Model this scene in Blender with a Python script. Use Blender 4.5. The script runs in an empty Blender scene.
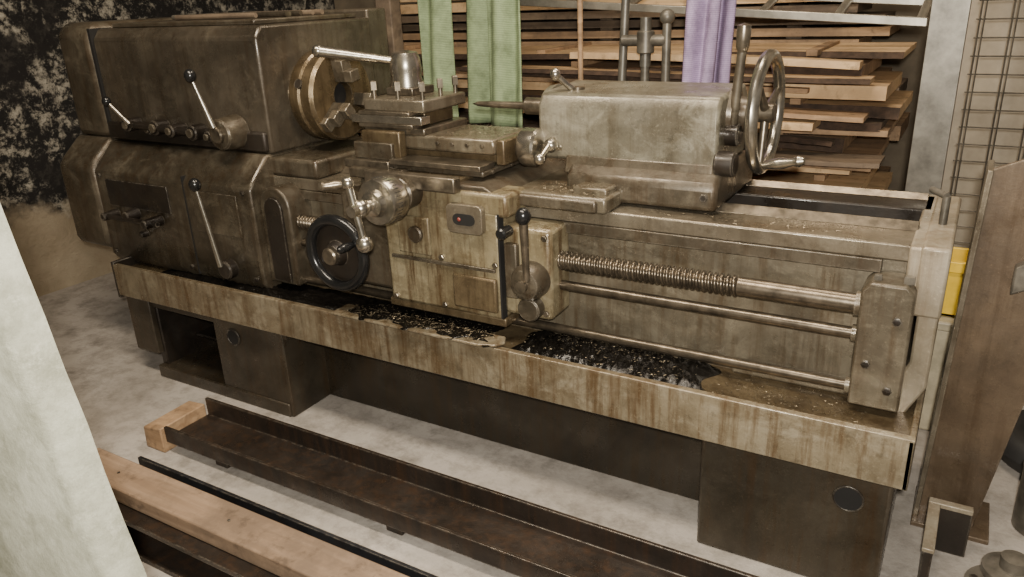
import bpy, bmesh, math, random
from mathutils import Vector, Matrix
random.seed(7)
COL=bpy.context.collection
CUR=None
# ------------------------------------------------------------------ helpers
def group(name):
    global CUR
    e=bpy.data.objects.new(name,None); COL.objects.link(e); e.empty_display_size=.1
    CUR=e; return e
def finish(name,bm,mat,bevel=0,parent='cur',ang=35,seg=2):
    bmesh.ops.recalc_face_normals(bm,faces=bm.faces)
    for f in bm.faces: f.smooth=True
    for e in bm.edges:
        if len(e.link_faces)==2 and e.calc_face_angle(0)>math.radians(ang): e.smooth=False
    me=bpy.data.meshes.new(name); bm.to_mesh(me); bm.free()
    o=bpy.data.objects.new(name,me); COL.objects.link(o)
    if mat: me.materials.append(mat)
    if parent=='cur' and CUR: o.parent=CUR
    if bevel:
        m=o.modifiers.new('bevel','BEVEL'); m.width=bevel; m.segments=seg; m.limit_method='ANGLE'; m.angle_limit=math.radians(35)
    return o
def bx(name,x0,x1,y0,y1,z0,z1,mat,bevel=.004,parent='cur'):
    return prism(name,[(x0,z0),(x1,z0),(x1,z1),(x0,z1)],'Y',y0,y1,mat,bevel,parent)
def prism(name,poly,ax,a,b,mat,bevel=.004,parent='cur'):
    bm=bmesh.new()
    def P(p,t):
        return {'Y':(p[0],t,p[1]),'X':(t,p[0],p[1]),'Z':(p[0],p[1],t)}[ax]
    A=[bm.verts.new(P(p,a)) for p in poly]; B=[bm.verts.new(P(p,b)) for p in poly]
    bm.faces.new(A); bm.faces.new(B[::-1])
    n=len(poly)
    for i in range(n): bm.faces.new((A[i],B[i],B[(i+1)%n],A[(i+1)%n]))
    return finish(name,bm,mat,bevel,parent)
def hexa(name,v8,mat,bevel=.004,parent='cur'):
    bm=bmesh.new(); V=[bm.verts.new(v) for v in v8]
    for f in ((0,1,2,3),(4,5,6,7),(0,1,5,4),(1,2,6,5),(2,3,7,6),(3,0,4,7)): bm.faces.new([V[i] for i in f])
    return finish(name,bm,mat,bevel,parent)
def rev(name,prof,org,d,mat,seg=36,parent='cur',ang=35):
    d=Vector(d).normalized(); org=Vector(org)
    t=Vector((0,0,1)) if abs(d.z)<.9 else Vector((1,0,0))
    u=d.cross(t).normalized(); w=d.cross(u)
    bm=bmesh.new(); rings=[]
    for r,h in prof:
        if r<1e-5: rings.append([bm.verts.new(org+d*h)])
        else: rings.append([bm.verts.new(org+d*h+(u*math.cos(2*math.pi*k/seg)+w*math.sin(2*math.pi*k/seg))*r) for k in range(seg)])
    for i in range(len(rings)-1):
        a,b=rings[i],rings[i+1]
        for k in range(seg):
            k2=(k+1)%seg
            if len(a)==1 and len(b)>1: bm.faces.new((a[0],b[k],b[k2]))
            elif len(b)==1 and len(a)>1: bm.faces.new((a[k],b[0],a[k2]))
            elif len(a)>1: bm.faces.new((a[k],b[k],b[k2],a[k2]))
    if len(rings[0])>1 and prof[0]!=prof[-1]: bm.faces.new(rings[0][::-1])
    if len(rings[-1])>1 and prof[0]!=prof[-1]: bm.faces.new(rings[-1])
    return finish(name,bm,mat,0,parent,ang)
def cyl(name,p0,p1,r,mat,r2=None,seg=24,ch=.0,parent='cur'):
    p0=Vector(p0);p1=Vector(p1);L=(p1-p0).length; r2=r if r2 is None else r2
    if ch: pr=[(r-ch,0),(r,ch),(r2,L-ch),(r2-ch,L)]
    else: pr=[(r,0),(r2,L)]
    return rev(name,pr,p0,p1-p0,mat,seg,parent)
def ball(name,c,r,mat,seg=20,sc=1,parent='cur'):
    n=10; pr=[(r*math.sin(math.pi*i/n),-r*sc*math.cos(math.pi*i/n)) for i in range(n+1)]
    pr[0]=(0,-r*sc); pr[-1]=(0,r*sc)
    return rev(name,pr,c,(0,0,1),mat,seg,parent)
def ring(name,c,d,R,r,mat,seg=48,m=12,parent='cur',flat=1):
    pr=[(R+r*math.cos(2*math.pi*i/m),flat*r*math.sin(2*math.pi*i/m)) for i in range(m+1)]
    pr[-1]=pr[0]
    return rev(name,pr,c,d,mat,seg,parent,ang=60)
def lever(name,base,tip,rb,rt,mat,knob=None,kr=.014,kmat=None):
    base=Vector(base);tip=Vector(tip)
    cyl(name+'_rod',base,tip,rb,mat,rt,16)
    if kmat: ball(name+'_knob',tip,kr,kmat,sc=1.15)
def bolt(name,p,d,r,h,mat,seg=6):
    return rev(name,[(r,0),(r,h*.85),(r*.85,h)],p,d,mat,seg)
# ------------------------------------------------------------------ materials
def ramp(nt,src,stops):
    r=nt.nodes.new('ShaderNodeValToRGB'); e=r.color_ramp.elements
    while len(e)<len(stops): e.new(.5)
    for i,(p,c) in enumerate(stops): e[i].position=p; e[i].color=(c,c,c,1) if isinstance(c,(int,float)) else (*c,1)
    nt.links.new(src,r.inputs[0]); return r.outputs[0]
def noise(nt,vec,scale,detail=6,rough=.6,dist=0):
    n=nt.nodes.new('ShaderNodeTexNoise'); n.inputs['Scale'].default_value=scale; n.inputs['Detail'].default_value=detail
    n.inputs['Roughness'].default_value=rough; n.inputs['Distortion'].default_value=dist
    nt.links.new(vec,n.inputs['Vector']); return n.outputs['Fac']
def mix(nt,f,a,b,bt='MIX'):
    m=nt.nodes.new('ShaderNodeMix'); m.data_type='RGBA'; m.blend_type=bt
    for s,i in ((f,0),(a,6),(b,7)):
        if isinstance(s,(int,float)): m.inputs[i].default_value=s
        elif isinstance(s,tuple): m.inputs[i].default_value=(*s,1)
        else: nt.links.new(s,m.inputs[i])
    return m.outputs[2]
def mapping(nt,vec,sc,rot=(0,0,0)):
    m=nt.nodes.new('ShaderNodeMapping'); m.inputs['Scale'].default_value=sc; m.inputs['Rotation'].default_value=rot
    nt.links.new(vec,m.inputs['Vector']); return m.outputs[0]
def newmat(name):
    m=bpy.data.materials.new(name); m.use_nodes=True; nt=m.node_tree
    b=nt.nodes['Principled BSDF']; tc=nt.nodes.new('ShaderNodeTexCoord')
    return m,nt,b,tc.outputs['Object']
def bump(nt,b,h,strength,dist=.01):
    n=nt.nodes.new('ShaderNodeBump'); n.inputs['Strength'].default_value=strength; n.inputs['Distance'].default_value=dist
    nt.links.new(h,n.inputs['Height']); nt.links.new(n.outputs[0],b.inputs['Normal'])
def edgemask(nt,r=.005):
    bv=nt.nodes.new('ShaderNodeBevel'); bv.samples=4; bv.inputs['Radius'].default_value=r
    g=nt.nodes.new('ShaderNodeNewGeometry'); d=nt.nodes.new('ShaderNodeVectorMath'); d.operation='DOT_PRODUCT'
    nt.links.new(bv.outputs[0],d.inputs[0]); nt.links.new(g.outputs['Normal'],d.inputs[1])
    return ramp(nt,d.outputs['Value'],[(.90,1),(.985,0)])
def grimy(name,c1,c2,c3,metal=.3,rough=.42,scale=4,streak=.6,spk=.5,lo=.4,hi=.62,bs=.25,light=None,edge=.5,coat=.35):
    m,nt,b,v=newmat(name)
    n1=noise(nt,v,scale,12,.66,.4)
    base=mix(nt,ramp(nt,n1,[(lo-.05,0),(hi+.05,1)]),c1,c2)
    if light:
        n4=noise(nt,mapping(nt,v,(1,1,1.4)),9,10,.72,.6)
        base=mix(nt,ramp(nt,n4,[(.50,0),(.64,.6)]),base,light)
    st=noise(nt,mapping(nt,v,(22,22,1.6)),1.6,8,.72)
    base=mix(nt,ramp(nt,st,[(.47,0),(.64,streak)]),base,c3)
    n3=noise(nt,v,38,10,.8)
    base=mix(nt,ramp(nt,n3,[(.53,0),(.66,spk*.6)]),base,tuple(x*.3 for x in c2))
    n6=noise(nt,v,2.3,6,.65,.8)
    base=mix(nt,ramp(nt,n6,[(.48,0),(.68,.55)]),base,tuple(x*.38 for x in c2))
    n5=noise(nt,v,150,5,.7)
    base=mix(nt,ramp(nt,n5,[(.58,0),(.72,.35)]),base,tuple(min(1,x*1.7) for x in c1))
    if edge:
        em=edgemask(nt); mm=nt.nodes.new('ShaderNodeMath'); mm.operation='MULTIPLY'
        nt.links.new(em,mm.inputs[0]); nt.links.new(ramp(nt,n3,[(.42,edge),(.56,0)]),mm.inputs[1])
        base=mix(nt,mm.outputs[0],base,(.42,.37,.29))
    nt.links.new(base,b.inputs['Base Color'])
    b.inputs['Metallic'].default_value=metal
    nr=noise(nt,v,7,8,.7)
    nt.links.new(ramp(nt,nr,[(.35,min(1,rough+.2)),(.65,max(.08,rough-.16))]),b.inputs['Roughness'])
    nt.links.new(ramp(nt,nr,[(.42,0),(.62,coat)]),b.inputs['Coat Weight']); b.inputs['Coat Roughness'].default_value=.16
    bump(nt,b,n3,bs,.004)
    return m
def plain(name,c,metal=0,rough=.5,var=.25,scale=20,bs=.1):
    m,nt,b,v=newmat(name)
    n=noise(nt,v,scale,8,.65)
    base=mix(nt,ramp(nt,n,[(.35,0),(.65,1)]),c,tuple(x*(1-var) for x in c))
    nt.links.new(base,b.inputs['Base Color']); b.inputs['Metallic'].default_value=metal; b.inputs['Roughness'].default_value=rough
    bump(nt,b,n,bs,.003); return m

M_cast=grimy('worn_grey_paint',(.112,.092,.064),(.045,.036,.024),(.050,.028,.012),.4,.34,4,.6,.6,light=(.185,.158,.112))
M_head=grimy('headstock_paint',(.125,.104,.076),(.052,.042,.030),(.050,.031,.015),.45,.29,2.6,.5,.3,light=(.165,.14,.10))
M_apron=grimy('apron_oily_paint',(.27,.228,.14),(.095,.070,.036),(.062,.031,.010),.2,.30,6,.9,.7,light=(.38,.33,.215))
M_tray=grimy('tray_paint',(.26,.218,.145),(.12,.088,.050),(.085,.044,.015),.3,.30,7,.8,.7,.42,.6,light=(.37,.325,.235))
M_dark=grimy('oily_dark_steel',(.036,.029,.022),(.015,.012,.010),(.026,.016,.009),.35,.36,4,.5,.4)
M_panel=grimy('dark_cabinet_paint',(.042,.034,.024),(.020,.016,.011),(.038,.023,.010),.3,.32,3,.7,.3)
M_leg=grimy('cabinet_paint',(.068,.055,.038),(.031,.025,.017),(.050,.028,.012),.3,.34,4,.6,.4)
M_way=grimy('bed_way_steel',(.27,.235,.175),(.12,.094,.062),(.07,.042,.019),.6,.28,6,.3,.5)
M_bed=grimy('bed_front_paint',(.180,.153,.107),(.078,.063,.042),(.068,.039,.016),.35,.30,4,.65,.5,light=(.26,.225,.16))
M_end=grimy('end_plate_paint',(.34,.295,.22),(.19,.155,.10),(.14,.085,.04),.2,.42,5,.5,.5)
M_tail=grimy('tailstock_paint',(.225,.207,.155),(.112,.096,.066),(.058,.038,.018),.3,.32,6,.4,.9,.4,.6,light=(.32,.30,.23))
M_chuck=grimy('oily_chuck_steel',(.20,.150,.085),(.085,.060,.032),(.04,.024,.010),.65,.27,9,.5,.8)
M_steel=plain('bright_steel',(.55,.505,.42),.95,.25,.45,30)
M_steel2=plain('worn_steel',(.25,.21,.155),.8,.31,.65,25)
M_brass=grimy('oily_brown_steel',(.20,.152,.086),(.080,.056,.031),(.043,.025,.011),.55,.30,9,.5,.6)
M_screw=plain('oily_leadscrew',(.175,.143,.103),.8,.30,.6,30)
M_black=plain('black_plastic',(.012,.012,.012),0,.22,.3)
M_oil=plain('black_oily_swarf',(.008,.007,.006),.2,.18,.4,60,.7)
M_hole=plain('dark_recess',(.006,.005,.004),0,.8)
M_chip=plain('steel_chips',(.34,.29,.21),.9,.35,.7,90)
M_rustbeam=grimy('rusty_channel',(.044,.032,.024),(.021,.017,.014),(.072,.038,.019),.4,.38,6,.5,.5)
M_bluesteel=grimy('blued_steel',(.030,.032,.036),(.018,.018,.02),(.04,.028,.02),.5,.4,6,.4,.4)
M_post=grimy('rusty_angle_steel',(.150,.107,.067),(.075,.052,.033),(.055,.032,.015),.35,.38,4,.5,.5)
M_galv=plain('galvanised_steel',(.20,.185,.155),.6,.42,.5,14)
M_alu=plain('aluminium',(.40,.37,.31),.8,.4,.35,20)
M_yellow=plain('yellow_plastic',(.66,.44,.03),0,.4,.25)
M_cream=plain('cream_plastic',(.48,.42,.29),0,.5,.35)
M_rubber=plain('black_rubber',(.02,.019,.018),0,.6)
M_grey=plain('dirty_grey_metal',(.20,.18,.145),.5,.42,.6,15)
def wood(name,c1,c2,c3,ax=0):
    m,nt,b,v=newmat(name)
    sc=[30,30,30]; sc[ax]=2.0
    n=noise(nt,mapping(nt,v,tuple(sc)),1.0,8,.6,.6)
    n2=noise(nt,v,4,6,.7); n3=noise(nt,v,22,6,.7)
    base=mix(nt,ramp(nt,n,[(.35,0),(.65,1)]),c1,c2)
    base=mix(nt,ramp(nt,n2,[(.45,0),(.62,.8)]),base,c3)
    base=mix(nt,ramp(nt,n3,[(.55,0),(.68,.6)]),base,tuple(x*.3 for x in c2))
    nt.links.new(base,b.inputs['Base Color']); b.inputs['Roughness'].default_value=.75
    bump(nt,b,n,.3,.004); return m
M_wood=wood('rough_sawn_wood',(.42,.275,.155),(.25,.155,.082),(.15,.10,.06))
M_wood2=wood('pale_sawn_wood',(.68,.48,.27),(.48,.32,.165),(.38,.25,.135))
M_wood3=wood('grey_brown_wood',(.19,.14,.09),(.10,.07,.045),(.065,.045,.030))
M_bark=plain('bark',(.07,.042,.026),0,.9,.6,40,.6)
M_plank=wood('weathered_plank',(.31,.215,.14),(.20,.132,.082),(.13,.09,.06))
def webbing(name,c,c2):
    m,nt,b,v=newmat(name)
    w=nt.nodes.new('ShaderNodeTexWave'); w.inputs['Scale'].default_value=55; w.bands_direction='Z'; w.inputs['Distortion'].default_value=1.5
    nt.links.new(v,w.inputs['Vector'])
    n=noise(nt,v,9,6,.75)
    base=mix(nt,w.outputs['Fac'],c,c2); base=mix(nt,ramp(nt,n,[(.42,0),(.65,.75)]),base,tuple(x*.45 for x in c))
    nt.links.new(base,b.inputs['Base Color']); b.inputs['Roughness'].default_value=.8
    bump(nt,b,w.outputs['Fac'],.3,.002); return m
M_green=webbing('green_webbing',(.19,.255,.13),(.28,.35,.20))
M_purple=webbing('purple_webbing',(.32,.23,.39),(.43,.34,.50))
M_floor,nt,b,v=newmat('concrete_floor')
n1=noise(nt,v,1.8,8,.65,.3); n2=noise(nt,v,12,10,.75); n3=noise(nt,v,90,4,.6); n4=noise(nt,v,5,8,.7)
base=mix(nt,ramp(nt,n1,[(.35,0),(.65,1)]),(.44,.40,.355),(.28,.25,.215))
base=mix(nt,ramp(nt,n2,[(.45,0),(.64,.7)]),base,(.17,.15,.125))
base=mix(nt,ramp(nt,n4,[(.56,0),(.68,.55)]),base,(.08,.068,.055))
nt.links.new(base,b.inputs['Base Color']); b.inputs['Roughness'].default_value=.75; bump(nt,b,n3,.35,.004)
M_wall,nt,b,v=newmat('sooty_stone_wall')
s=nt.nodes.new('ShaderNodeSeparateXYZ'); nt.links.new(v,s.inputs[0])
n1=noise(nt,v,14,14,.85,.15); n2=noise(nt,v,2.5,6,.6); n4=noise(nt,v,4,8,.7)
dark=mix(nt,ramp(nt,n1,[(.50,0),(.54,.6),(.62,1)]),(.010,.009,.008),(.62,.57,.46))
dark=mix(nt,ramp(nt,n4,[(.50,0),(.58,.93)]),dark,(.012,.010,.009))
pale=mix(nt,ramp(nt,n2,[(.35,0),(.65,1)]),(.52,.43,.30),(.32,.245,.155))
a=nt.nodes.new('ShaderNodeMath'); a.operation='MULTIPLY_ADD'; nt.links.new(n2,a.inputs[0]); a.inputs[1].default_value=.5; nt.links.new(s.outputs[2],a.inputs[2])
f=ramp(nt,a.outputs[0],[(.60,0),(.66,1)])
nt.links.new(mix(nt,f,pale,dark),b.inputs['Base Color']); b.inputs['Roughness'].default_value=.6; bump(nt,b,n1,.9,.03)
M_back=plain('dirty_plaster',(.20,.16,.11),0,.85,.5,3,.3)
M_ceil=plain('dark_ceiling',(.15,.12,.09),0,.9,.3,4)
M_white,nt,b,v=newmat('whitewash')
n1=noise(nt,v,9,10,.75); n2=noise(nt,v,70,6,.7); n3=noise(nt,v,28,8,.8)
base=mix(nt,ramp(nt,n1,[(.38,0),(.62,1)]),(.37,.37,.29),(.195,.195,.14))
base=mix(nt,ramp(nt,n3,[(.54,0),(.64,.5)]),base,(.45,.445,.36))
nt.links.new(base,b.inputs['Base Color']); b.inputs['Roughness'].default_value=.7; bump(nt,b,n2,.6,.004)

# ------------------------------------------------------------------ room
CUR=None
bx('floor',-3.6,2.2,-1.5,3.9,-.1,0,M_floor,0,None)
bx('wall_left',-3.7,-3.6,-1.5,3.9,-.1,2.9,M_wall,0,None)
bx('wall_back',-3.7,2.2,3.9,4.0,-.1,2.9,M_back,0,None)
bx('ceiling',-3.7,2.2,-1.5,4.0,2.9,3.0,M_ceil,0,None)

# ------------------------------------------------------------------ LATHE
group('metal_lathe')
bx('left_leg_side_plate',-2.46,-2.34,1.45,1.98,.09,.31,M_leg)
bx('left_leg_base_plate',-2.36,-1.72,1.45,1.98,0,.045,M_leg)
bx('left_leg_block',-2.02,-1.71,1.455,1.98,.0,.31,M_leg)
bx('left_leg_front_rail',-2.40,-1.70,1.46,1.48,.265,.31,M_leg)
bx('left_leg_inner_side',-2.36,-2.33,1.47,1.98,.04,.31,M_dark)
bx('left_leg_shelf',-2.33,-2.02,1.60,1.98,.10,.112,M_dark)
cyl('left_leg_hole_disc',(-1.93,1.452,.235),(-1.93,1.46,.235),.026,M_hole)  # near-black disc, shade of the hole put into its colour, nothing cut
ring('left_leg_hole_rim',(-1.93,1.453,.235),(0,1,0),.027,.003,M_dark)
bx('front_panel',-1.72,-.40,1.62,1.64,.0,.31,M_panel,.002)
bx('right_leg_block',-.42,-.035,1.465,1.98,0,.31,M_leg,.006)
cyl('right_leg_hole_disc',(-.112,1.462,.228),(-.112,1.47,.228),.027,M_hole)  # solid leg: the hole's darkness is painted by this black disc
ring('right_leg_hole_rim',(-.112,1.464,.228),(0,1,0),.028,.0025,M_dark)
# chip tray
bx('tray_floor',-2.46,-.01,1.44,2.05,.30,.388,M_brass,.003)
bx('tray_front_strip',-2.46,-.01,1.43,1.442,.300,.410,M_tray,.003)
bx('tray_lip',-2.46,-.01,1.43,1.448,.405,.412,M_tray,.002)
bx('tray_right_strip',-.022,-.01,1.43,2.05,.30,.41,M_tray,.003)
bx('tray_back_strip',-2.46,-.01,2.04,2.052,.30,.47,M_tray,.003)
bx('tray_left_strip',-2.47,-2.455,1.43,2.05,.29,.42,M_dark,.003)
# bed
bx('bed_front_wall',-1.82,-.06,1.62,1.66,.36,.70,M_bed)
bx('bed_front_rail',-1.82,-.055,1.60,1.73,.70,.735,M_way,.004)
bx('bed_rack',-1.8,-.12,1.598,1.62,.672,.70,M_cast,.002)
prism('bed_vee_way',[(1.70,.735),(1.74,.735),(1.72,.752)],'X',-1.8,-.07,M_steel2,.001)
bx('bed_inner_way',-1.8,-.07,1.73,1.76,.60,.735,M_way)
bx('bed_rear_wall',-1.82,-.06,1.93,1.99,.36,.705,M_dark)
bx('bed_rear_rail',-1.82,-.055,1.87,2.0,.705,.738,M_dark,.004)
prism('bed_rear_vee',[(1.955,.738),(1.995,.738),(1.975,.75)],'X',-1.8,-.07,M_steel2,.001)
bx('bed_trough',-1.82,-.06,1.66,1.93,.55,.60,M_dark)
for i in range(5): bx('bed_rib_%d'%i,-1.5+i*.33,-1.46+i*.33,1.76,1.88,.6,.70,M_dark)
prism('bed_end_plate',[(-.10,.37),(-.045,.37),(-.008,.45),(-.008,.738),(-.075,.738),(-.075,.68),(-.045,.62),(-.045,.5)],'Y',1.58,2.02,M_end,.005)
bx('bed_end_cap',-.055,-.004,1.575,2.0,.60,.742,M_end,.006)
bx('bed_foot',-.40,-.06,1.60,1.98,.388,.42,M_bed,.006)
cyl('bed_end_pin',(-.03,1.75,.74),(-.03,1.75,.80),.008,M_grey)
cyl('bed_end_pin_arm',(-.03,1.75,.80),(-.06,1.80,.80),.007,M_grey)
# headstock
AX,AZ=1.80,.95
prism('headstock_case',[(1.60,.80),(1.60,1.13),(1.625,1.163),(2.10,1.163),(2.10,.80)],'X',-2.56,-1.79,M_head,.008)
bx('headstock_lid',-2.50,-1.83,1.64,2.08,1.163,1.178,M_cast,.004)
bx('headstock_rear_case',-2.2,-1.80,2.10,2.20,.9,1.19,M_head,.008)
prism('headstock_end_cover',[(1.585,.81),(1.585,1.15),(1.62,1.185),(2.10,1.185),(2.10,.81)],'X',-2.74,-2.565,M_cast,.02)
bx('headstock_lid_knob',-2.30,-2.22,1.95,2.03,1.178,1.2,M_black,.005)
bx('headstock_seam',-2.568,-2.556,1.593,2.0,.81,1.165,M_hole,0)
bx('headstock_control_band',-2.56,-1.80,1.585,1.61,.805,.865,M_dark,.008)
for i,(x,z,r,l) in enumerate([(-2.40,.865,.022,.05),(-2.32,.850,.016,.03),(-2.26,.862,.024,.05),(-2.17,.858,.020,.06),(-2.08,.855,.024,.05),(-2.02,.845,.018,.04)]):
    cyl('selector_hub_%d'%i,(x,1.60,z),(x,1.60-l,z),r,M_dark,ch=.003)
    cyl('selector_cap_%d'%i,(x,1.60-l,z),(x,1.592-l,z),r*.6,M_cast,ch=.002)
cyl('selector_shaft',(-2.42,1.56,.868),(-2.1,1.56,.856),.012,M_dark)
lever('selector_lever',(-2.38,1.55,.87),(-2.43,1.52,.945),.007,.005,M_steel,kr=.014,kmat=M_black)
cyl('speed_hub',(-1.92,1.60,.862),(-1.92,1.525,.862),.052,M_cast,.046,ch=.005)
cyl('speed_hub_cap',(-1.92,1.53,.862),(-1.92,1.512,.862),.024,M_steel2,ch=.004)
lever('speed_lever',(-1.925,1.515,.885),(-1.955,1.49,1.035),.009,.006,M_steel,kr=.017,kmat=M_black)
# spindle + chuck
cyl('spindle_flange',(-1.80,AX,AZ),(-1.765,AX,AZ),.105,M_steel2,ch=.004,seg=48)
rev('chuck_body',[(.10,0),(.13,.006),(.135,.014),(.135,.045),(.129,.05),(.129,.056),(.135,.062),(.135,.09),(.127,.10),(.04,.10),(.036,.085),(.036,.03)],(-1.768,AX,AZ),(1,0,0),M_chuck,56)
cyl('chuck_bore',(-1.74,AX,AZ),(-1.69,AX,AZ),.036,M_hole)
for k in range(3):
    th=math.radians(100+120*k); c,s_=math.cos(th),math.sin(th)
    w=.019
    def pt(rr,tt,x): return (x,AX+rr*c-tt*s_,AZ+rr*s_+tt*c)
    for j,(r0,r1,x1) in enumerate([(.045,.130,-1.650),(.045,.108,-1.628),(.045,.078,-1.602)]):
        hexa('chuck_jaw_%d_%d'%(k,j),[pt(r0,-w,-1.68),pt(r1,-w,-1.68),pt(r1,w,-1.68),pt(r0,w,-1.68),pt(r0,-w,x1),pt(r1,-w,x1),pt(r1,w,x1),pt(r0,w,x1)],M_way,.002)
    th2=th+math.radians(60)
    p=Vector((-1.72,AX+.132*math.cos(th2),AZ+.132*math.sin(th2))); d=Vector((0,math.cos(th2),math.sin(th2)))
    cyl('chuck_key_%d'%k,p,p+d*.006,.014,M_dark)
bx('bed_gap_block',-1.82,-1.62,1.60,1.98,.735,.79,M_cast,.01)
# feed gearbox
prism('feed_gearbox',[(1.52,.39),(1.50,.42),(1.50,.71),(1.52,.735),(1.585,.80),(2.0,.80),(2.0,.39)],'X',-2.56,-1.80,M_cast,.008)
prism('gearbox_end_cover',[(1.51,.43),(1.495,.46),(1.495,.72),(1.52,.75),(1.59,.81),(2.05,.81),(2.05,.43)],'X',-2.76,-2.565,M_cast,.015)
bx('gearbox_seam',-2.10,-2.096,1.498,1.52,.41,.73,M_hole,0)
bx('gearbox_plate_a',-2.50,-2.18,1.496,1.502,.60,.69,M_dark,.001)
bx('gearbox_plate_b',-2.06,-1.86,1.496,1.502,.56,.69,M_cast,.001)
for i,(x,z,r,l) in enumerate([(-2.47,.575,.016,.06),(-2.36,.585,.02,.05),(-2.24,.575,.018,.07),(-2.33,.52,.012,.03)]):
    cyl('feed_knob_%d'%i,(x,1.50,z),(x,1.50-l,z),r,M_dark,r*.8,ch=.003)
cyl('feed_bar',(-2.48,1.455,.575),(-2.2,1.455,.575),.008,M_dark)
cyl('feed_hub',(-1.93,1.50,.455),(-1.93,1.465,.455),.030,M_dark,ch=.004)
lever('feed_lever',(-1.935,1.46,.47),(-1.972,1.45,.725),.009,.006,M_steel,kr=.018,kmat=M_black)
for i,(x,z) in enumerate([(-2.53,.70),(-2.53,.43),(-1.83,.70),(-1.83,.43),(-2.13,.43)]):
    bolt('gearbox_bolt_%d'%i,(x,1.50,z),(0,-1,0),.008,.006,M_dark)
arch=[(-1.80,.42),(-1.68,.42),(-1.68,.66)]+[(-1.74+.06*math.cos(a_*math.pi/8),.66+.06*math.sin(a_*math.pi/8)) for a_ in range(1,8)]+[(-1.80,.66)]
prism('screw_arch_cover',arch,'Y',1.53,1.63,M_cast,.006)
arch2=[(-1.775,.43),(-1.705,.43),(-1.705,.655)]+[(-1.74+.035*math.cos(a_*math.pi/8),.655+.035*math.sin(a_*math.pi/8)) for a_ in range(1,8)]+[(-1.775,.655)]
prism('screw_arch_inner',arch2,'Y',1.522,1.54,M_dark,.002)
# screws and rods
def thread(name,x0,x1,y,z,r,amp,pitch,mat):
    bm=bmesh.new(); n=int((x1-x0)/pitch*8); seg=24; rows=[]
    for i in range(n+1):
        x=x0+(x1-x0)*i/n; row=[]
        for k in range(seg):
            ph=((x-x0)/pitch-k/seg)%1.0
            h=max(0,min(1,(abs(ph-.5)*2-.25)/.4))
            rr=r+amp*h; t=2*math.pi*k/seg
            row.append(bm.verts.new((x,y+rr*math.cos(t),z+rr*math.sin(t))))
        rows.append(row)
    for i in range(n):
        for k in range(seg): bm.faces.new((rows[i][k],rows[i+1][k],rows[i+1][(k+1)%seg],rows[i][(k+1)%seg]))
    bm.faces.new(rows[0]); bm.faces.new(rows[-1])
    return finish(name,bm,mat,0,'cur',50)
thread('leadscrew_thread',-.86,-.39,1.57,.612,.0175,.0065,.0135,M_screw)
cyl('leadscrew_shaft',(-.39,1.57,.612),(-.12,1.57,.612),.0215,M_screw,ch=.002)
thread('leadscrew_thread_far',-1.68,-1.45,1.57,.612,.0165,.0055,.0115,M_screw)
cyl('feed_rod',(-1.70,1.57,.548),(-.12,1.57,.548),.0125,M_screw)
cyl('control_rod',(-1.70,1.57,.43),(-.12,1.57,.43),.0115,M_screw)
prism('screw_end_bracket',[(-.145,.405),(-.05,.405),(-.05,.655),(-.065,.672),(-.13,.672),(-.145,.655)],'Y',1.535,1.62,M_bed,.005)
for i,z in enumerate((.612,.548,.43)):
    cyl('bracket_boss_%d'%i,(-.155,1.57,z),(-.14,1.57,z),.026 if i==0 else .018,M_bed)
bolt('bracket_bolt_a',(-.065,1.56,.672),(0,0,1),.011,.014,M_grey)
bolt('bracket_bolt_b',(-.12,1.56,.672),(0,0,1),.008,.010,M_grey)
for i,(x,z) in enumerate([(-.075,.45),(-.075,.60),(-.12,.50)]): bolt('bracket_screw_%d'%i,(x,1.535,z),(0,-1,0),.009,.005,M_dark)
# ---- carriage
bx('saddle_body',-1.42,-.72,1.56,2.02,.738,.768,M_cast,.006)
bx('saddle_front',-1.36,-.92,1.50,1.60,.72,.778,M_apron,.010)
bx('saddle_right_wing',-.95,-.70,1.570,1.70,.736,.773,M_bed,.006)
bx('saddle_wing_cap',-.80,-.71,1.60,1.70,.765,.788,M_bed,.005)
bx('saddle_wiper',-.72,-.69,1.66,1.76,.742,.775,M_dark,.003)
prism('saddle_bridge',[(-1.36,.766),(-.95,.766),(-.99,.79),(-1.33,.79)],'Y',1.51,2.0,M_cast,.004)
bx('apron_body',-1.30,-.945,1.50,1.62,.455,.735,M_apron,.010)
bx('apron_left',-1.47,-1.29,1.525,1.62,.47,.735,M_cast,.012)
bx('apron_right',-.95,-.815,1.515,1.62,.47,.70,M_apron,.012)
bx('apron_seam',-.949,-.944,1.498,1.52,.46,.73,M_hole,0)
bx('apron_oil_plate',-1.085,-.955,1.488,1.502,.475,.565,M_brass,.006)
bx('apron_pad',-1.25,-1.15,1.492,1.502,.60,.70,M_apron,.004)
bx('apron_ledge',-1.28,-.96,1.494,1.502,.580,.590,M_cast,.002)
pl=[]
for cx,cz,a0 in ((-.995,.735,0),(-1.07,.735,90),(-1.07,.69,180),(-.995,.69,270)):
    for k in range(5):
        t=math.radians(a0+k*22.5); pl.append((cx+.014*math.cos(t),cz+.014*math.sin(t)))
prism('sight_plate',pl,'Y',1.482,1.50,M_way,.002)
pl=[]
for cx,a0 in ((-1.015,-90),(-1.05,90)):
    for k in range(9):
        t=math.radians(a0+k*22.5); pl.append((cx+.014*math.cos(t),.7125+.014*math.sin(t)))
prism('sight_glass',pl,'Y',1.479,1.484,M_hole,.0)
ball('sight_red_dot',(-1.045,1.482,.7125),.006,plain('red_marker',(.22,.04,.03),0,.4))
for i,(x,z) in enumerate([(-1.28,.71),(-1.28,.47),(-1.12,.47),(-.96,.60),(-1.12,.60),(-.83,.49),(-.83,.68),(-1.2,.65)]):
    bolt('apron_bolt_%d'%i,(x,1.50 if x<-.95 else 1.515,z),(0,-1,0),.008,.006,M_steel2)
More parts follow.
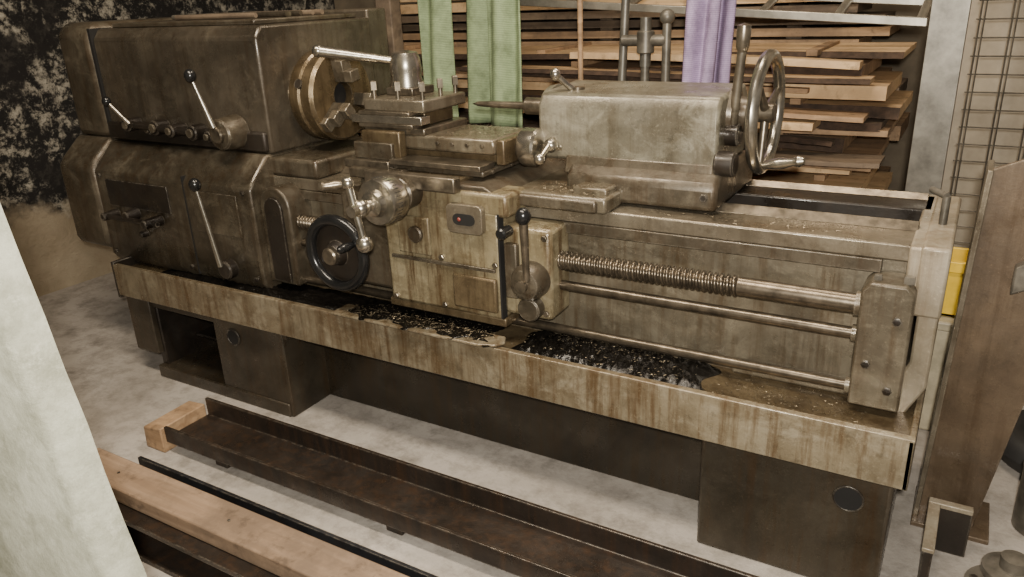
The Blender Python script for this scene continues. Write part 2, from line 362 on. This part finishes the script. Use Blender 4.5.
cyl('apron_shaft_boss',(-1.19,1.50,.655),(-1.19,1.482,.655),.022,M_cast,ch=.003)
bx('halfnut_block',-.935,-.90,1.50,1.52,.52,.66,M_cast,.004)
bx('apron_lower_flange',-1.31,-.94,1.505,1.60,.435,.458,M_brass,.004)
rev('halfnut_hub',[(.046,0),(.046,.03),(.036,.05),(.022,.055)],(-.862,1.515,.575),(0,-1,0),M_cast,28)
cyl('halfnut_hub_low',(-.862,1.515,.505),(-.862,1.48,.505),.030,M_cast,ch=.004)
cyl('halfnut_hub_cap',(-.862,1.465,.575),(-.862,1.45,.575),.014,M_steel2)
lever('halfnut_lever',(-.850,1.46,.59),(-.842,1.44,.752),.008,.011,M_steel2,kr=.018,kmat=M_black)
cyl('small_knob',(-.925,1.515,.69),(-.925,1.47,.69),.014,M_black,ch=.004)
HW=Vector((-1.412,1.43,.592))
ring('handwheel_rim',HW,(0,1,0),.092,.015,M_black)
rev('handwheel_disc',[(.0,-.02),(.026,-.02),(.030,-.012),(.035,.002),(.080,.006),(.080,.016),(.03,.02),(0,.02)],HW,(0,1,0),M_dark,40)
cyl('handwheel_hub',HW-Vector((0,.035,0)),HW+Vector((0,.10,0)),.024,M_steel2,ch=.004)
cyl('handwheel_collar',HW+Vector((0,.03,0)),HW+Vector((0,.085,0)),.045,M_cast,ch=.004)
rev('handwheel_grip',[(.006,0),(.008,.01),(.012,.03),(.010,.055),(.005,.062)],HW+Vector((.066,0,.035)),(0,-1,0),M_black,16)
D=Vector((-1.205,1.5,.765))
cyl('cross_shaft',D+Vector((0,.05,0)),D+Vector((0,-.22,0)),.014,M_steel)
cyl('cross_boss',D+Vector((0,.02,0)),D+Vector((0,-.05,0)),.042,M_cast,ch=.005)
rev('cross_dial',[(.040,0),(.048,.005),(.056,.012),(.058,.02),(.058,.065),(.054,.072),(.035,.074),(.030,.09),(.018,.095)],D+Vector((0,-.06,0)),(0,-1,0),M_steel,44)
for k in range(40):
    t=2*math.pi*k/40; p=D+Vector((.058*math.cos(t),-.10,.058*math.sin(t)))
    e=D+Vector((.058*math.cos(t),-.118,.058*math.sin(t)))
    cyl('dial_tick_%d'%k,p,e,.0008,M_hole,seg=4)
hb=D+Vector((0,-.185,0))
top=hb+Vector((-.022,-.01,.060)); bot=hb+Vector((.004,-.005,-.085))
cyl('cross_handle_bar',top,bot,.010,M_steel,.009)
ball('cross_handle_hub',hb,.022,M_steel); ball('cross_handle_ball_top',top,.016,M_steel); ball('cross_handle_ball_low',bot,.021,M_steel)
rev('cross_handle_grip',[(.005,0),(.008,.01),(.012,.03),(.009,.05),(.012,.058),(.008,.066)],top,(-.75,-.65,-.05),M_steel2,16)
# cross slide
bx('cross_slide_base',-1.31,-1.07,1.50,2.02,.785,.800,M_brass,.004)
bx('cross_slide_top',-1.36,-1.02,1.56,1.92,.798,.815,M_cast,.005)
bx('cross_slide_end',-1.33,-1.05,1.475,1.505,.775,.812,M_steel2,.004)
for i in range(4): bolt('cross_gib_%d'%i,(-1.02,1.60+i*.09,.806),(1,0,0),.006,.006,M_steel2)
cyl('compound_swivel',(-1.24,1.73,.813),(-1.24,1.73,.826),.115,M_steel2,seg=48,ch=.003)
bx('compound_base',-1.43,-.99,1.62,1.77,.824,.846,M_brass,.005)
bx('compound_top',-1.44,-1.01,1.60,1.79,.846,.885,M_bed,.008)
bx('compound_end_plate',-1.01,-.985,1.605,1.785,.822,.884,M_brass,.004)
cyl('compound_shaft',(-.99,1.70,.858),(-.87,1.70,.858),.012,M_steel)
rev('compound_dial',[(.030,0),(.042,.006),(.048,.015),(.048,.050),(.043,.056),(.02,.060)],(-.980,1.68,.858),(1,0,0),M_steel,40)
cyl('compound_handle_bar',(-.895,1.62,.842),(-.895,1.735,.90),.008,M_steel); ball('compound_ball_a',(-.895,1.62,.842),.014,M_steel); ball('compound_ball_b',(-.895,1.735,.90),.015,M_steel); ball('compound_hub',(-.895,1.68,.865),.018,M_steel)
rev('compound_grip',[(.005,0),(.008,.01),(.010,.03),(.006,.045)],(-.895,1.735,.90),(1,0,0),M_steel,16)
for i in range(4): bolt('compound_gib_%d'%i,(-1.18+i*.045,1.60,.868),(0,-1,0),.006,.005,M_steel2)
bx('chip_guard_plate',-1.30,-1.02,1.545,1.615,.815,.829,M_steel2,.002)
bx('chip_guard_step',-1.42,-1.25,1.52,1.60,.778,.805,M_cast,.004)
# tool post
bx('toolpost_base',-1.42,-1.22,1.60,1.80,.883,.902,M_steel2,.004)
bx('toolpost_side_block',-1.41,-1.28,1.57,1.60,.826,.895,M_brass,.005)
bx('toolpost_core',-1.395,-1.245,1.64,1.77,.902,.945,M_brass,.004)
bx('toolpost_top',-1.42,-1.22,1.605,1.80,.940,.972,M_way,.005)
bx('toolpost_pillar',-1.40,-1.31,1.68,1.78,.972,.992,M_steel2,.003)
bx('tool_holder_shim',-1.43,-1.25,1.59,1.635,.900,.911,M_steel2,.002)
bx('tool_shank',-1.455,-1.22,1.59,1.63,.911,.932,M_steel,.002)
bx('tool_packing',-1.43,-1.26,1.592,1.632,.932,.942,M_steel2,.002)
bx('lower_plate',-1.45,-1.30,1.54,1.66,.800,.822,M_steel2,.003)
bx('lower_shim',-1.43,-1.30,1.56,1.64,.822,.866,M_cast,.003)
for i,(x,y) in enumerate([(-1.40,1.63),(-1.32,1.63),(-1.24,1.63),(-1.24,1.71),(-1.40,1.78),(-1.24,1.78)]):
    cyl('toolpost_screw_%d'%i,(x,y,.972),(x,y,1.000),.006,M_steel2)
    rev('toolpost_screw_head_%d'%i,[(.010,0),(.010,.022),(.007,.024)],(x,y,.992),(0,0,1),M_steel2,4)
rev('toolpost_hub',[(.046,0),(.048,.01),(.040,.035),(.044,.050),(.041,.078),(.034,.095),(.010,.101)],(-1.365,1.73,.985),(0,0,1),M_steel,32)
cyl('toolpost_handle',(-1.38,1.72,1.058),(-1.555,1.60,1.094),.010,M_steel,.016,ch=.002)
ball('toolpost_handle_end',(-1.555,1.60,1.094),.017,M_steel)
# ---- tailstock
prism('tailstock_body',[(1.69,.83),(1.69,.958),(1.71,.988),(1.90,.998),(1.925,.97),(1.925,.83)],'X',-.935,-.485,M_tail,.008)
prism('tailstock_skirt',[(1.675,.80),(1.69,.845),(1.93,.845),(1.94,.80)],'X',-.86,-.49,M_cast,.006)
prism('tailstock_base',[(1.655,.742),(1.655,.80),(1.69,.830),(1.95,.830),(1.98,.80),(1.98,.742)],'X',-.845,-.472,M_cast,.012)
bx('tailstock_clamp_plate',-.70,-.60,1.90,1.99,.742,.80,M_dark,.004)
rev('tailstock_nose',[(.058,0),(.054,.02),(.046,.03),(.034,.032)],(-.935,AX,AZ-.01),(-1,0,0),M_tail,36)
cyl('quill',(-.93,AX,AZ-.01),(-1.03,AX,AZ-.01),.022,M_steel2,ch=.003)
rev('dead_centre',[(.010,0),(.009,.10),(.007,.15),(.0,.17)],(-1.03,AX,AZ-.01),(-1,0,0),M_steel2,24)
lever('quill_lock_lever',(-.86,1.76,.98),(-.90,1.72,1.03),.008,.007,M_steel,kr=.013,kmat=M_steel)
cyl('quill_lock_boss',(-.86,1.76,.975),(-.86,1.76,.997),.018,M_steel2)
rev('tailstock_end_boss',[(.060,0),(.056,.012),(.040,.016),(.038,.045),(.028,.05)],(-.487,AX,AZ-.01),(1,0,0),M_cast,36)
WC=Vector((-.412,AX,AZ-.005))
ring('tailstock_wheel_rim',WC,(1,0,0),.124,.0140,M_steel,64)
cyl('tailstock_wheel_hub',WC-Vector((.035,0,0)),WC+Vector((.022,0,0)),.022,M_steel2,ch=.004)
for k in range(3):
    t=math.radians(20+120*k); d=Vector((0,math.cos(t),math.sin(t)))
    cyl('tailstock_wheel_spoke_%d'%k,WC+d*.015,WC+d*.118,.010,M_steel2,.007)
gp=WC+Vector((.0,-.02,-.116))
rev('tailstock_wheel_grip',[(.005,-.01),(.007,.008),(.012,.03),(.0135,.05),(.009,.075),(.013,.088),(.008,.1),(0,.102)],gp,(1,-.1,.2),M_steel,18)
cyl('clamp_lever',(-.475,1.76,.90),(-.46,1.75,1.085),.011,M_cast,.010)
rev('clamp_lever_grip',[(.010,0),(.014,.01),(.0155,.04),(.014,.055),(0,.06)],(-.46,1.75,1.080),(.03,-.02,1),M_steel2,18)
cyl('clamp_lever_boss',(-.49,1.76,.90),(-.455,1.76,.90),.026,M_dark,ch=.003)
cyl('tailstock_clamp_nut',(-.49,1.70,.845),(-.445,1.70,.845),.028,M_dark,ch=.004)
bolt('tailstock_setover_screw',(-.50,1.66,.775),(0,-1,0),.010,.01,M_dark)
# tray contents
def heap(name,x0,x1,y0,y1,z0,amp,mat,nx=70,ny=24):
    bm=bmesh.new(); g=[]
    for i in range(nx+1):
        r=[]
        for j in range(ny+1):
            u=i/nx; w=j/ny; e=min(1,4*min(u,1-u)*3)*min(1,4*min(w,1-w)*1.5)
            ins=.012*math.sin(u*23)+.006*math.sin(u*61); iu=.02*math.sin(w*9)
            r.append(bm.verts.new((x0+(x1-x0)*u+iu*(u-.3),y0+(y1-y0)*w+ins*(1-w),z0-.002+amp*e*(.45+random.random()*.7))))
        g.append(r)
    for i in range(nx):
        for j in range(ny): bm.faces.new((g[i][j],g[i+1][j],g[i+1][j+1],g[i][j+1]))
    return finish(name,bm,mat,0,'cur',180)
heap('oily_swarf_heap',-.92,-.43,1.450,1.615,.389,.024,M_oil)
heap('oily_swarf_heap_far',-2.3,-1.0,1.455,1.615,.389,.015,M_oil,110,24)
pan=[(-1.45,1.46),(-.97,1.46),(-.93,1.475),(-.915,1.50),(-.93,1.53),(-1.45,1.53)]
prism('drip_pan',[(x,y-.045) for x,y in pan],'Z',.414,.422,M_tray,.003)
heap('drip_pan_swarf',-1.43,-.95,1.425,1.485,.422,.006,M_oil,60,8)
def chips(name,n,regions,mat,smin=.0012,smax=.0035):
    bm=bmesh.new()
    for _ in range(n):
        x0,x1,y0,y1,z=random.choice(regions)
        c=Vector((random.uniform(x0,x1),random.uniform(y0,y1),z+random.random()*.004))
        L=random.uniform(smin,smax); a=random.random()*6.28; cur=random.uniform(-2.5,2.5); w=.0007
        pr=None; d=Vector((math.cos(a),math.sin(a),random.uniform(-.1,.3))); p=c.copy()
        for s in range(4):
            sd=Vector((-d.y,d.x,.5))*w
            q=(bm.verts.new(p-sd),bm.verts.new(p+sd))
            if pr: bm.faces.new((pr[0],q[0],q[1],pr[1]))
            pr=q; p=p+d*L; a+=cur*.5; d=Vector((math.cos(a),math.sin(a),random.uniform(-.3,.3)))
    return finish(name,bm,mat,0)
chips('metal_chips',2400,[(-.92,-.45,1.46,1.60,.407),(-1.42,-.95,1.42,1.48,.427),(-1.42,-.95,1.42,1.48,.427),(-.85,-.55,1.54,1.61,.408),(-.42,-.1,1.47,1.6,.392),(-1.40,-1.0,1.50,1.56,.400),(-.9,-.72,1.58,1.68,.776),(-.69,-.2,1.61,1.69,.737),(-1.20,-1.02,1.62,1.78,.886)],M_chip)

group('scrap_bar_pile')
for i in range(9):
    x=-2.45+random.random()*.15; cyl('bar_%d'%i,(x,1.75+i*.03,1.187),(x+.35+random.random()*.2,1.74+i*.03+random.uniform(-.03,.03),1.187),.008,random.choice((M_grey,M_wood3,M_steel2)),seg=10)

# ------------------------------------------------------------------ floor items
group('steel_channel_beam')
prof=[(1.14,.035),(1.30,.035),(1.30,.105),(1.290,.105),(1.290,.050),(1.15,.050),(1.15,.085),(1.14,.085)]
prism('channel',prof,'X',-1.90,.15,M_rustbeam,.002)
for i,x in enumerate((-1.72,-1.1,-.45,.05)): bx('channel_foot_%d'%i,x,x+.05,1.16,1.28,0,.036,M_rustbeam,.003)
group('wooden_block'); hexa('wood_block_body',[(-1.99,1.13,0),(-1.905,1.13,0),(-1.905,1.29,0),(-1.99,1.29,0),(-1.985,1.13,.07),(-1.905,1.13,.08),(-1.905,1.29,.085),(-1.98,1.29,.078)],M_wood,.004)
group('steel_angle_bar')
prism('angle',[(.99,.0),(1.07,.0),(1.07,.012),(1.0,.012),(1.0,.10),(.99,.10)],'X',-1.80,.1,M_bluesteel,.001)
group('steel_box_beam')
prism('beam',[(.80,0),(.965,0),(.965,.012),(.89,.012),(.89,.095),(.965,.095),(.965,.107),(.80,.107),(.80,.095),(.875,.095),(.875,.012),(.80,.012)],'X',-1.78,.1,M_rustbeam,.001)
group('wooden_plank'); bx('plank_board',-1.86,.1,.835,.93,.108,.150,M_plank,.004)
for i in range(3): bolt('plank_nail_%d'%i,(-1.7+i*.4,.88,.15),(0,0,1),.004,.002,M_dark)

# foreground whitewashed slab (leaning)
bm=bmesh.new(); random.seed(3)
rows=[]
n=24
for i in range(n+1):
    z=1.75*i/n; xe=-.791-.181*z+random.uniform(-.003,.003); y=.413-.012*z
    rows.append([bm.verts.new(p) for p in ((xe-.9,y,z),(xe-.012,y,z),(xe-.002,y+.012,z),(xe,y+.05,z),(xe-.9,y+.06,z))])
for i in range(n):
    for k in range(5): bm.faces.new((rows[i][k],rows[i][(k+1)%5],rows[i+1][(k+1)%5],rows[i+1][k]))
bm.faces.new(rows[0]); bm.faces.new(rows[-1])
finish('whitewashed_stone_slab',bm,M_white,0,None,60)

# ------------------------------------------------------------------ lumber
group('lumber_stack'); random.seed(11)
def board(name,x0,x1,y0,y1,z,th,mat,edge=.02,yaw=0,tilt=0,wav=.006):
    bm=bmesh.new(); n=34; R=[]; ph=random.random()*6
    for i in range(n+1):
        u=i/n; x=x0+(x1-x0)*u
        w1=edge*math.sin(u*9+ph)+random.uniform(-edge,edge)*.35; zz=z+wav*math.sin(u*3+ph)+tilt*(u-.5)
        yy=yaw*(u-.5)
        c=[(x,y0+w1+yy,zz),(x,y1+yy,zz),(x,y1+yy,zz+th),(x,y0+w1+yy+edge*.8,zz+th)]
        R.append([bm.verts.new(p) for p in c])
    for i in range(n):
        for k in range(4):
            f=bm.faces.new((R[i][k],R[i][(k+1)%4],R[i+1][(k+1)%4],R[i+1][k]))
            if k==3 and edge>.018: f.material_index=1
    bm.faces.new(R[0]); bm.faces.new(R[-1])
    o=finish(name,bm,mat,0); o.data.materials.append(M_bark); return o
z=.12; i=0
mats=[M_wood,M_wood3,M_wood2,M_wood,M_wood2]
while z<1.00:
    th=random.choice((.018,.024,.034,.042)); m=random.choice(mats)
    xe=-.20-random.random()*.17
    board('board_%d'%i,-2.6+random.uniform(-.1,.1),xe,2.64+random.uniform(-.05,.06),3.12,z,th,m,random.choice((.006,.022,.032)),random.uniform(-.08,.08),random.uniform(-.025,.025),random.uniform(.003,.008))
    for q_ in range(2):
        if random.random()<.65 and z<.98:
            a=-2.3+random.random()*1.5
            board('board_front_%d_%d'%(i,q_),a,min(-.19-random.random()*.15,a+random.uniform(.7,1.6)),2.57-q_*.05+random.uniform(0,.02),2.66,z+q_*.02+random.uniform(-.008,.01),random.choice((.014,.022,.032)),random.choice((M_wood2,M_wood,M_wood2,M_wood3)),random.choice((.004,.02)),random.uniform(-.04,.04),random.uniform(-.06,.03))
    for k in range(3):
        xk=-2.3+k*.9+random.uniform(-.12,.12); bx('spacer_%d_%d'%(i,k),xk,xk+.035,2.68,3.1,z+th-.002,z+th+.018,M_wood,.002)
    z+=th+random.choice((.006,.012,.022)); i+=1
for k in range(3): bx('bearer_%d'%k,-2.3+k*.95,-2.2+k*.95,2.6,3.15,0,.115,M_wood3,.004)
board('loose_plank_a',-.80,-.19,2.22,2.36,.60,.022,M_wood2,.006,.04,-.02)
board('loose_plank_b',-1.0,-.25,2.24,2.40,.565,.03,M_wood,.02,-.03,.01)
bx('loose_plank_support',-.95,-.22,2.26,2.36,0,.565,M_wood3,.005)
# second, taller stack standing behind the first
group('lumber_stack.001'); z=.0; i=0
while z<1.32:
    th=random.choice((.03,.042,.055))
    board('rear_board_%d'%i,-2.7,-.24-random.random()*.2,3.24+random.uniform(-.03,.03),3.62,z,th,random.choice((M_wood,M_wood3,M_wood3,M_wood2)),.008,0,0,.0)
    bx('rear_spacer_%d'%i,-1.5,-1.44,3.3,3.6,z+th-.001,z+th+.013,M_wood3,.002)
    bx('rear_spacer_end_%d'%i,-.7,-.64,3.3,3.6,z+th-.001,z+th+.013,M_wood3,.002)
    z+=th+.012; i+=1

group('steel_post'); bx('post_tube',-.145,-.06,2.44,2.50,0,2.9,M_galv,.004); bx('post_flange',-.15,-.06,2.435,2.44,0,2.9,M_galv,.001)
group('aluminium_ladder')
def slab(name,p,q,w,h,mat):
    p=Vector(p);q=Vector(q)
    hexa(name,[(p.x,p.y,p.z),(q.x,q.y,q.z),(q.x,q.y+w,q.z),(p.x,p.y+w,p.z),(p.x,p.y,p.z+h),(q.x,q.y,q.z+h),(q.x,q.y+w,q.z+h),(p.x,p.y+w,p.z+h)],mat,.002)
slab('rail_front',(-1.6,2.52,1.185),(-.16,2.52,1.085),.025,.024,M_alu)
slab('rail_back',(-1.6,2.76,1.235),(-.16,2.76,1.130),.025,.026,M_alu)
for k in range(7):
    x=-1.5+k*.22; zc=1.196-(x+1.6)*.070
    cyl('rung_%d'%k,(x,2.53,zc),(x,2.77,zc+.05),.012,M_alu)
group('pipe_clamp')
cyl('pipe_a',(-1.04,2.44,.7),(-1.01,2.46,1.6),.014,M_galv); cyl('pipe_b',(-.95,2.44,.98),(-.95,2.44,1.13),.018,M_galv)
cyl('pipe_cross',(-1.03,2.44,1.06),(-.88,2.44,1.06),.018,M_grey,ch=.003); cyl('pipe_collar',(-.95,2.44,1.02),(-.95,2.44,1.09),.028,M_grey,ch=.004)
cyl('pipe_c',(-.88,2.44,.9),(-.88,2.44,1.12),.014,M_grey); ball('pipe_knob',(-.88,2.44,1.13),.024,M_grey)
cyl('pipe_tail',(-.95,2.44,.0),(-.95,2.44,1.0),.014,M_grey); cyl('pipe_a_low',(-1.04,2.44,0),(-1.04,2.44,.72),.014,M_grey)
group('wooden_stake'); cyl('stake_body',(-1.19,2.46,0),(-1.19,2.46,1.7),.009,M_wood); cyl('stake_tip',(-1.19,2.46,1.7),(-1.19,2.46,1.74),.009,M_wood,.003)
group('wooden_post'); bx('post_body',-1.93,-1.86,2.30,2.36,0,2.9,M_wood3,.005); bx('post_base',-1.95,-1.84,2.28,2.38,0,.03,M_wood3,.004)
def strap(name,xc,w,y,z0,z1,mat,folds=2,taper=.8,seed=0):
    random.seed(seed); bm=bmesh.new(); nz=50; nx=22; g=[]
    for i in range(nz+1):
        u=i/nz; z=z1+(z0-z1)*u; ww=w*(1-(1-taper)*(.5+.5*math.sin(u*9+seed)))
        r=[]
        for j in range(nx+1):
            s=j/nx-.5
            r.append(bm.verts.new((xc+s*ww+.008*math.sin(u*5+seed),y+.020*math.sin(s*6.28*folds+u*3.5+seed)+.015*math.sin(u*4),z)))
        g.append(r)
    for i in range(nz):
        for j in range(nx): bm.faces.new((g[i][j],g[i+1][j],g[i+1][j+1],g[i][j+1]))
    o=finish(name,bm,mat,0,'cur',180); m=o.modifiers.new('s','SOLIDIFY'); m.thickness=.005
    return o
group('lifting_sling'); strap('green_band_a',-1.695,.145,2.34,.78,2.3,M_green,1.2,.9,1); strap('green_band_b',-1.755,.13,2.42,.78,2.3,M_green,1,.9,2)
group('lifting_sling.001'); strap('green_band_c',-1.42,.15,2.34,.78,2.3,M_green,1.5,.95,3); strap('green_band_d',-1.53,.16,2.41,.78,2.3,M_green,1,.95,4)
group('lifting_sling.002'); strap('purple_band_a',-.735,.10,2.33,.80,2.3,M_purple,1.4,.8,5); strap('purple_band_b',-.69,.085,2.40,.80,2.3,M_purple,1,.8,6)
group('sling_support_beam'); bx('beam_bar',-2.4,.4,2.31,2.43,2.30,2.40,M_galv,.004); bx('beam_hanger_a',-2.3,-2.25,2.36,2.42,2.4,2.9,M_galv); bx('beam_hanger_b',.3,.35,2.36,2.42,2.4,2.9,M_galv)
# wire mesh
group('wire_mesh_fence')
bm=bmesh.new()
def wire(bm,a,b,r):
    a=Vector(a);b=Vector(b); d=(b-a).normalized(); t=Vector((0,1,0)); s=d.cross(t).normalized()*r; t=t*r
    A=[bm.verts.new(a+s),bm.verts.new(a+t),bm.verts.new(a-s),bm.verts.new(a-t)]; B=[bm.verts.new(b+s),bm.verts.new(b+t),bm.verts.new(b-s),bm.verts.new(b-t)]
    for k in range(4): bm.faces.new((A[k],B[k],B[(k+1)%4],A[(k+1)%4]))
x=-.04
while x<.9: wire(bm,(x,2.9,.15),(x,2.9,2.3),.0026); wire(bm,(x+.012,2.9,.15),(x+.012,2.9,2.3),.0022); x+=.085
z=.15
while z<2.3: wire(bm,(-.05,2.905,z),(.9,2.905,z),.0024); z+=.055
finish('mesh_wires',bm,M_grey,0)
bx('mesh_frame_bottom',-.05,.9,2.88,2.92,0,.15,M_galv); bx('mesh_frame_right',.88,.92,2.88,2.92,0,2.3,M_galv)
group('hanging_tarpaulin')
bm=bmesh.new(); g=[]
for i in range(31):
    g.append([bm.verts.new((-.08+i*.035,3.25+.02*math.sin(i*.9+j*.3),.1+j*.2)) for j in range(13)])
for i in range(30):
    for j in range(12): bm.faces.new((g[i][j],g[i+1][j],g[i+1][j+1],g[i][j+1]))
finish('tarp_sheet',bm,plain('pale_tarpaulin',(.45,.385,.29),0,.6,.35,5),0,'cur',180)
bx('tarp_hem_weight',-.08,.97,3.22,3.28,0,.11,M_cream,.004)
# right hand items
group('rusty_angle_post')
hexa('angle_web',[(.014,1.80,0),(.130,1.80,0),(.130,1.812,0),(.014,1.812,0),(.040,1.80,.85),(.26,1.80,.95),(.26,1.812,.95),(.040,1.812,.85)],M_post,.002)
hexa('angle_flange',[(.006,1.79,0),(.018,1.79,0),(.018,1.90,0),(.006,1.90,0),(.032,1.79,.85),(.044,1.79,.85),(.044,1.90,.85),(.032,1.90,.85)],M_way,.002)
bx('post_foot',.005,.165,1.76,1.92,0,.012,M_post,.002)
hexa('post_lug',[(.11,1.77,.60),(.22,1.77,.66),(.22,1.80,.66),(.11,1.80,.60),(.11,1.77,.66),(.22,1.77,.74),(.22,1.80,.74),(.11,1.80,.66)],M_grey,.004)
group('yellow_crate')
bx('crate_front',-.09,.075,2.26,2.27,.345,.50,M_yellow,.002); bx('crate_back',-.09,.075,2.40,2.41,.345,.50,M_yellow,.002)
bx('crate_left',-.09,-.08,2.26,2.41,.345,.50,M_yellow,.002); bx('crate_right',.065,.075,2.26,2.41,.345,.50,M_yellow,.002); bx('crate_rim',-.1,.083,2.25,2.265,.475,.505,M_yellow,.002); bx('crate_bottom',-.09,.075,2.26,2.41,.345,.355,M_yellow,.002)
group('cream_storage_box'); bx('box_body',-.12,.10,2.23,2.42,0,.32,M_cream,.008); bx('box_lid',-.13,.11,2.22,2.425,.315,.343,M_cream,.006)
group('angle_bracket')
hexa('bracket_arm_a',[(.035,1.55,.0),(.055,1.55,.0),(.055,1.70,.0),(.035,1.70,.0),(.035,1.55,.09),(.055,1.55,.09),(.055,1.70,.12),(.035,1.70,.12)],M_dark,.002)
bx('bracket_arm_b',.035,.12,1.69,1.70,0,.12,M_dark,.002)
bx('bracket_edge_a',.033,.12,1.685,1.705,.115,.127,M_end,.002)
hexa('bracket_edge_b',[(.033,1.55,.088),(.057,1.55,.088),(.057,1.70,.118),(.033,1.70,.118),(.033,1.55,.098),(.057,1.55,.098),(.057,1.70,.128),(.033,1.70,.128)],M_end,.002)
group('cast_flange')
rev('flange_body',[(.08,0),(.08,.015),(.045,.02),(.04,.05),(.055,.055),(.055,.07),(.025,.075),(.025,.10),(0,.105)],(.20,1.60,0),(0,0,1),M_grey,32)
for k in range(6): bolt('flange_bolt_%d'%k,(.20+.062*math.cos(k*1.047),1.60+.062*math.sin(k*1.047),.015),(0,0,1),.01,.012,M_dark)
group('rubber_tyre'); ring('tyre',(.31,2.2,.05),(0,0,1),.11,.045,M_rubber); cyl('tyre_hub',(.31,2.2,.0),(.31,2.2,.07),.07,M_grey)
group('paint_tin'); cyl('tin_body',(.27,1.88,0),(.27,1.88,.16),.06,M_grey,ch=.003); ring('tin_rim',(.27,1.88,.16),(0,0,1),.058,.004,M_galv)

# ------------------------------------------------------------------ lights
CUR=None
def area(name,loc,tgt,size,sy,power,col):
    l=bpy.data.lights.new(name,'AREA'); l.shape='RECTANGLE'; l.size=size; l.size_y=sy; l.energy=power; l.color=col
    o=bpy.data.objects.new(name,l); COL.objects.link(o); o.location=loc
    o.rotation_euler=(Vector(tgt)-Vector(loc)).to_track_quat('-Z','Y').to_euler()
area('ceiling_lamp',(-1.0,.7,2.75),(-1.0,1.4,0),1.8,.35,84,(1,.865,.69))
area('lumber_fill_light',(-.6,2.2,2.75),(-.6,2.7,.5),1.2,.4,38,(1,.84,.65))  # added fill light to brighten the lumber, not a lamp of the room
area('phone_flash',(.03,-.05,1.30),(-1.0,1.7,.6),.05,.05,60,(1,.94,.84))
w=bpy.data.worlds.new('w'); bpy.context.scene.world=w; w.use_nodes=True
w.node_tree.nodes['Background'].inputs[0].default_value=(1,.88,.74,1); w.node_tree.nodes['Background'].inputs[1].default_value=.20
# ------------------------------------------------------------------ camera
f_,p_,y_,r_=772.1,math.radians(20.96),math.radians(31.40),math.radians(-2.48)
cp,sp=math.cos(p_),math.sin(p_)
fh=Vector((-math.sin(y_),math.cos(y_),0)); R=Vector((math.cos(y_),math.sin(y_),0)); Z=Vector((0,0,1))
F=fh*cp-Z*sp; U=fh*sp+Z*cp
R2=R*math.cos(r_)+U*math.sin(r_); U2=-R*math.sin(r_)+U*math.cos(r_)
cd=bpy.data.cameras.new('camera'); co=bpy.data.objects.new('camera',cd); COL.objects.link(co)
cd.lens=f_*36/1024; cd.clip_start=.02
co.matrix_world=Matrix(((R2.x,U2.x,-F.x,0),(R2.y,U2.y,-F.y,0),(R2.z,U2.z,-F.z,1.22),(0,0,0,1)))
bpy.context.scene.camera=co
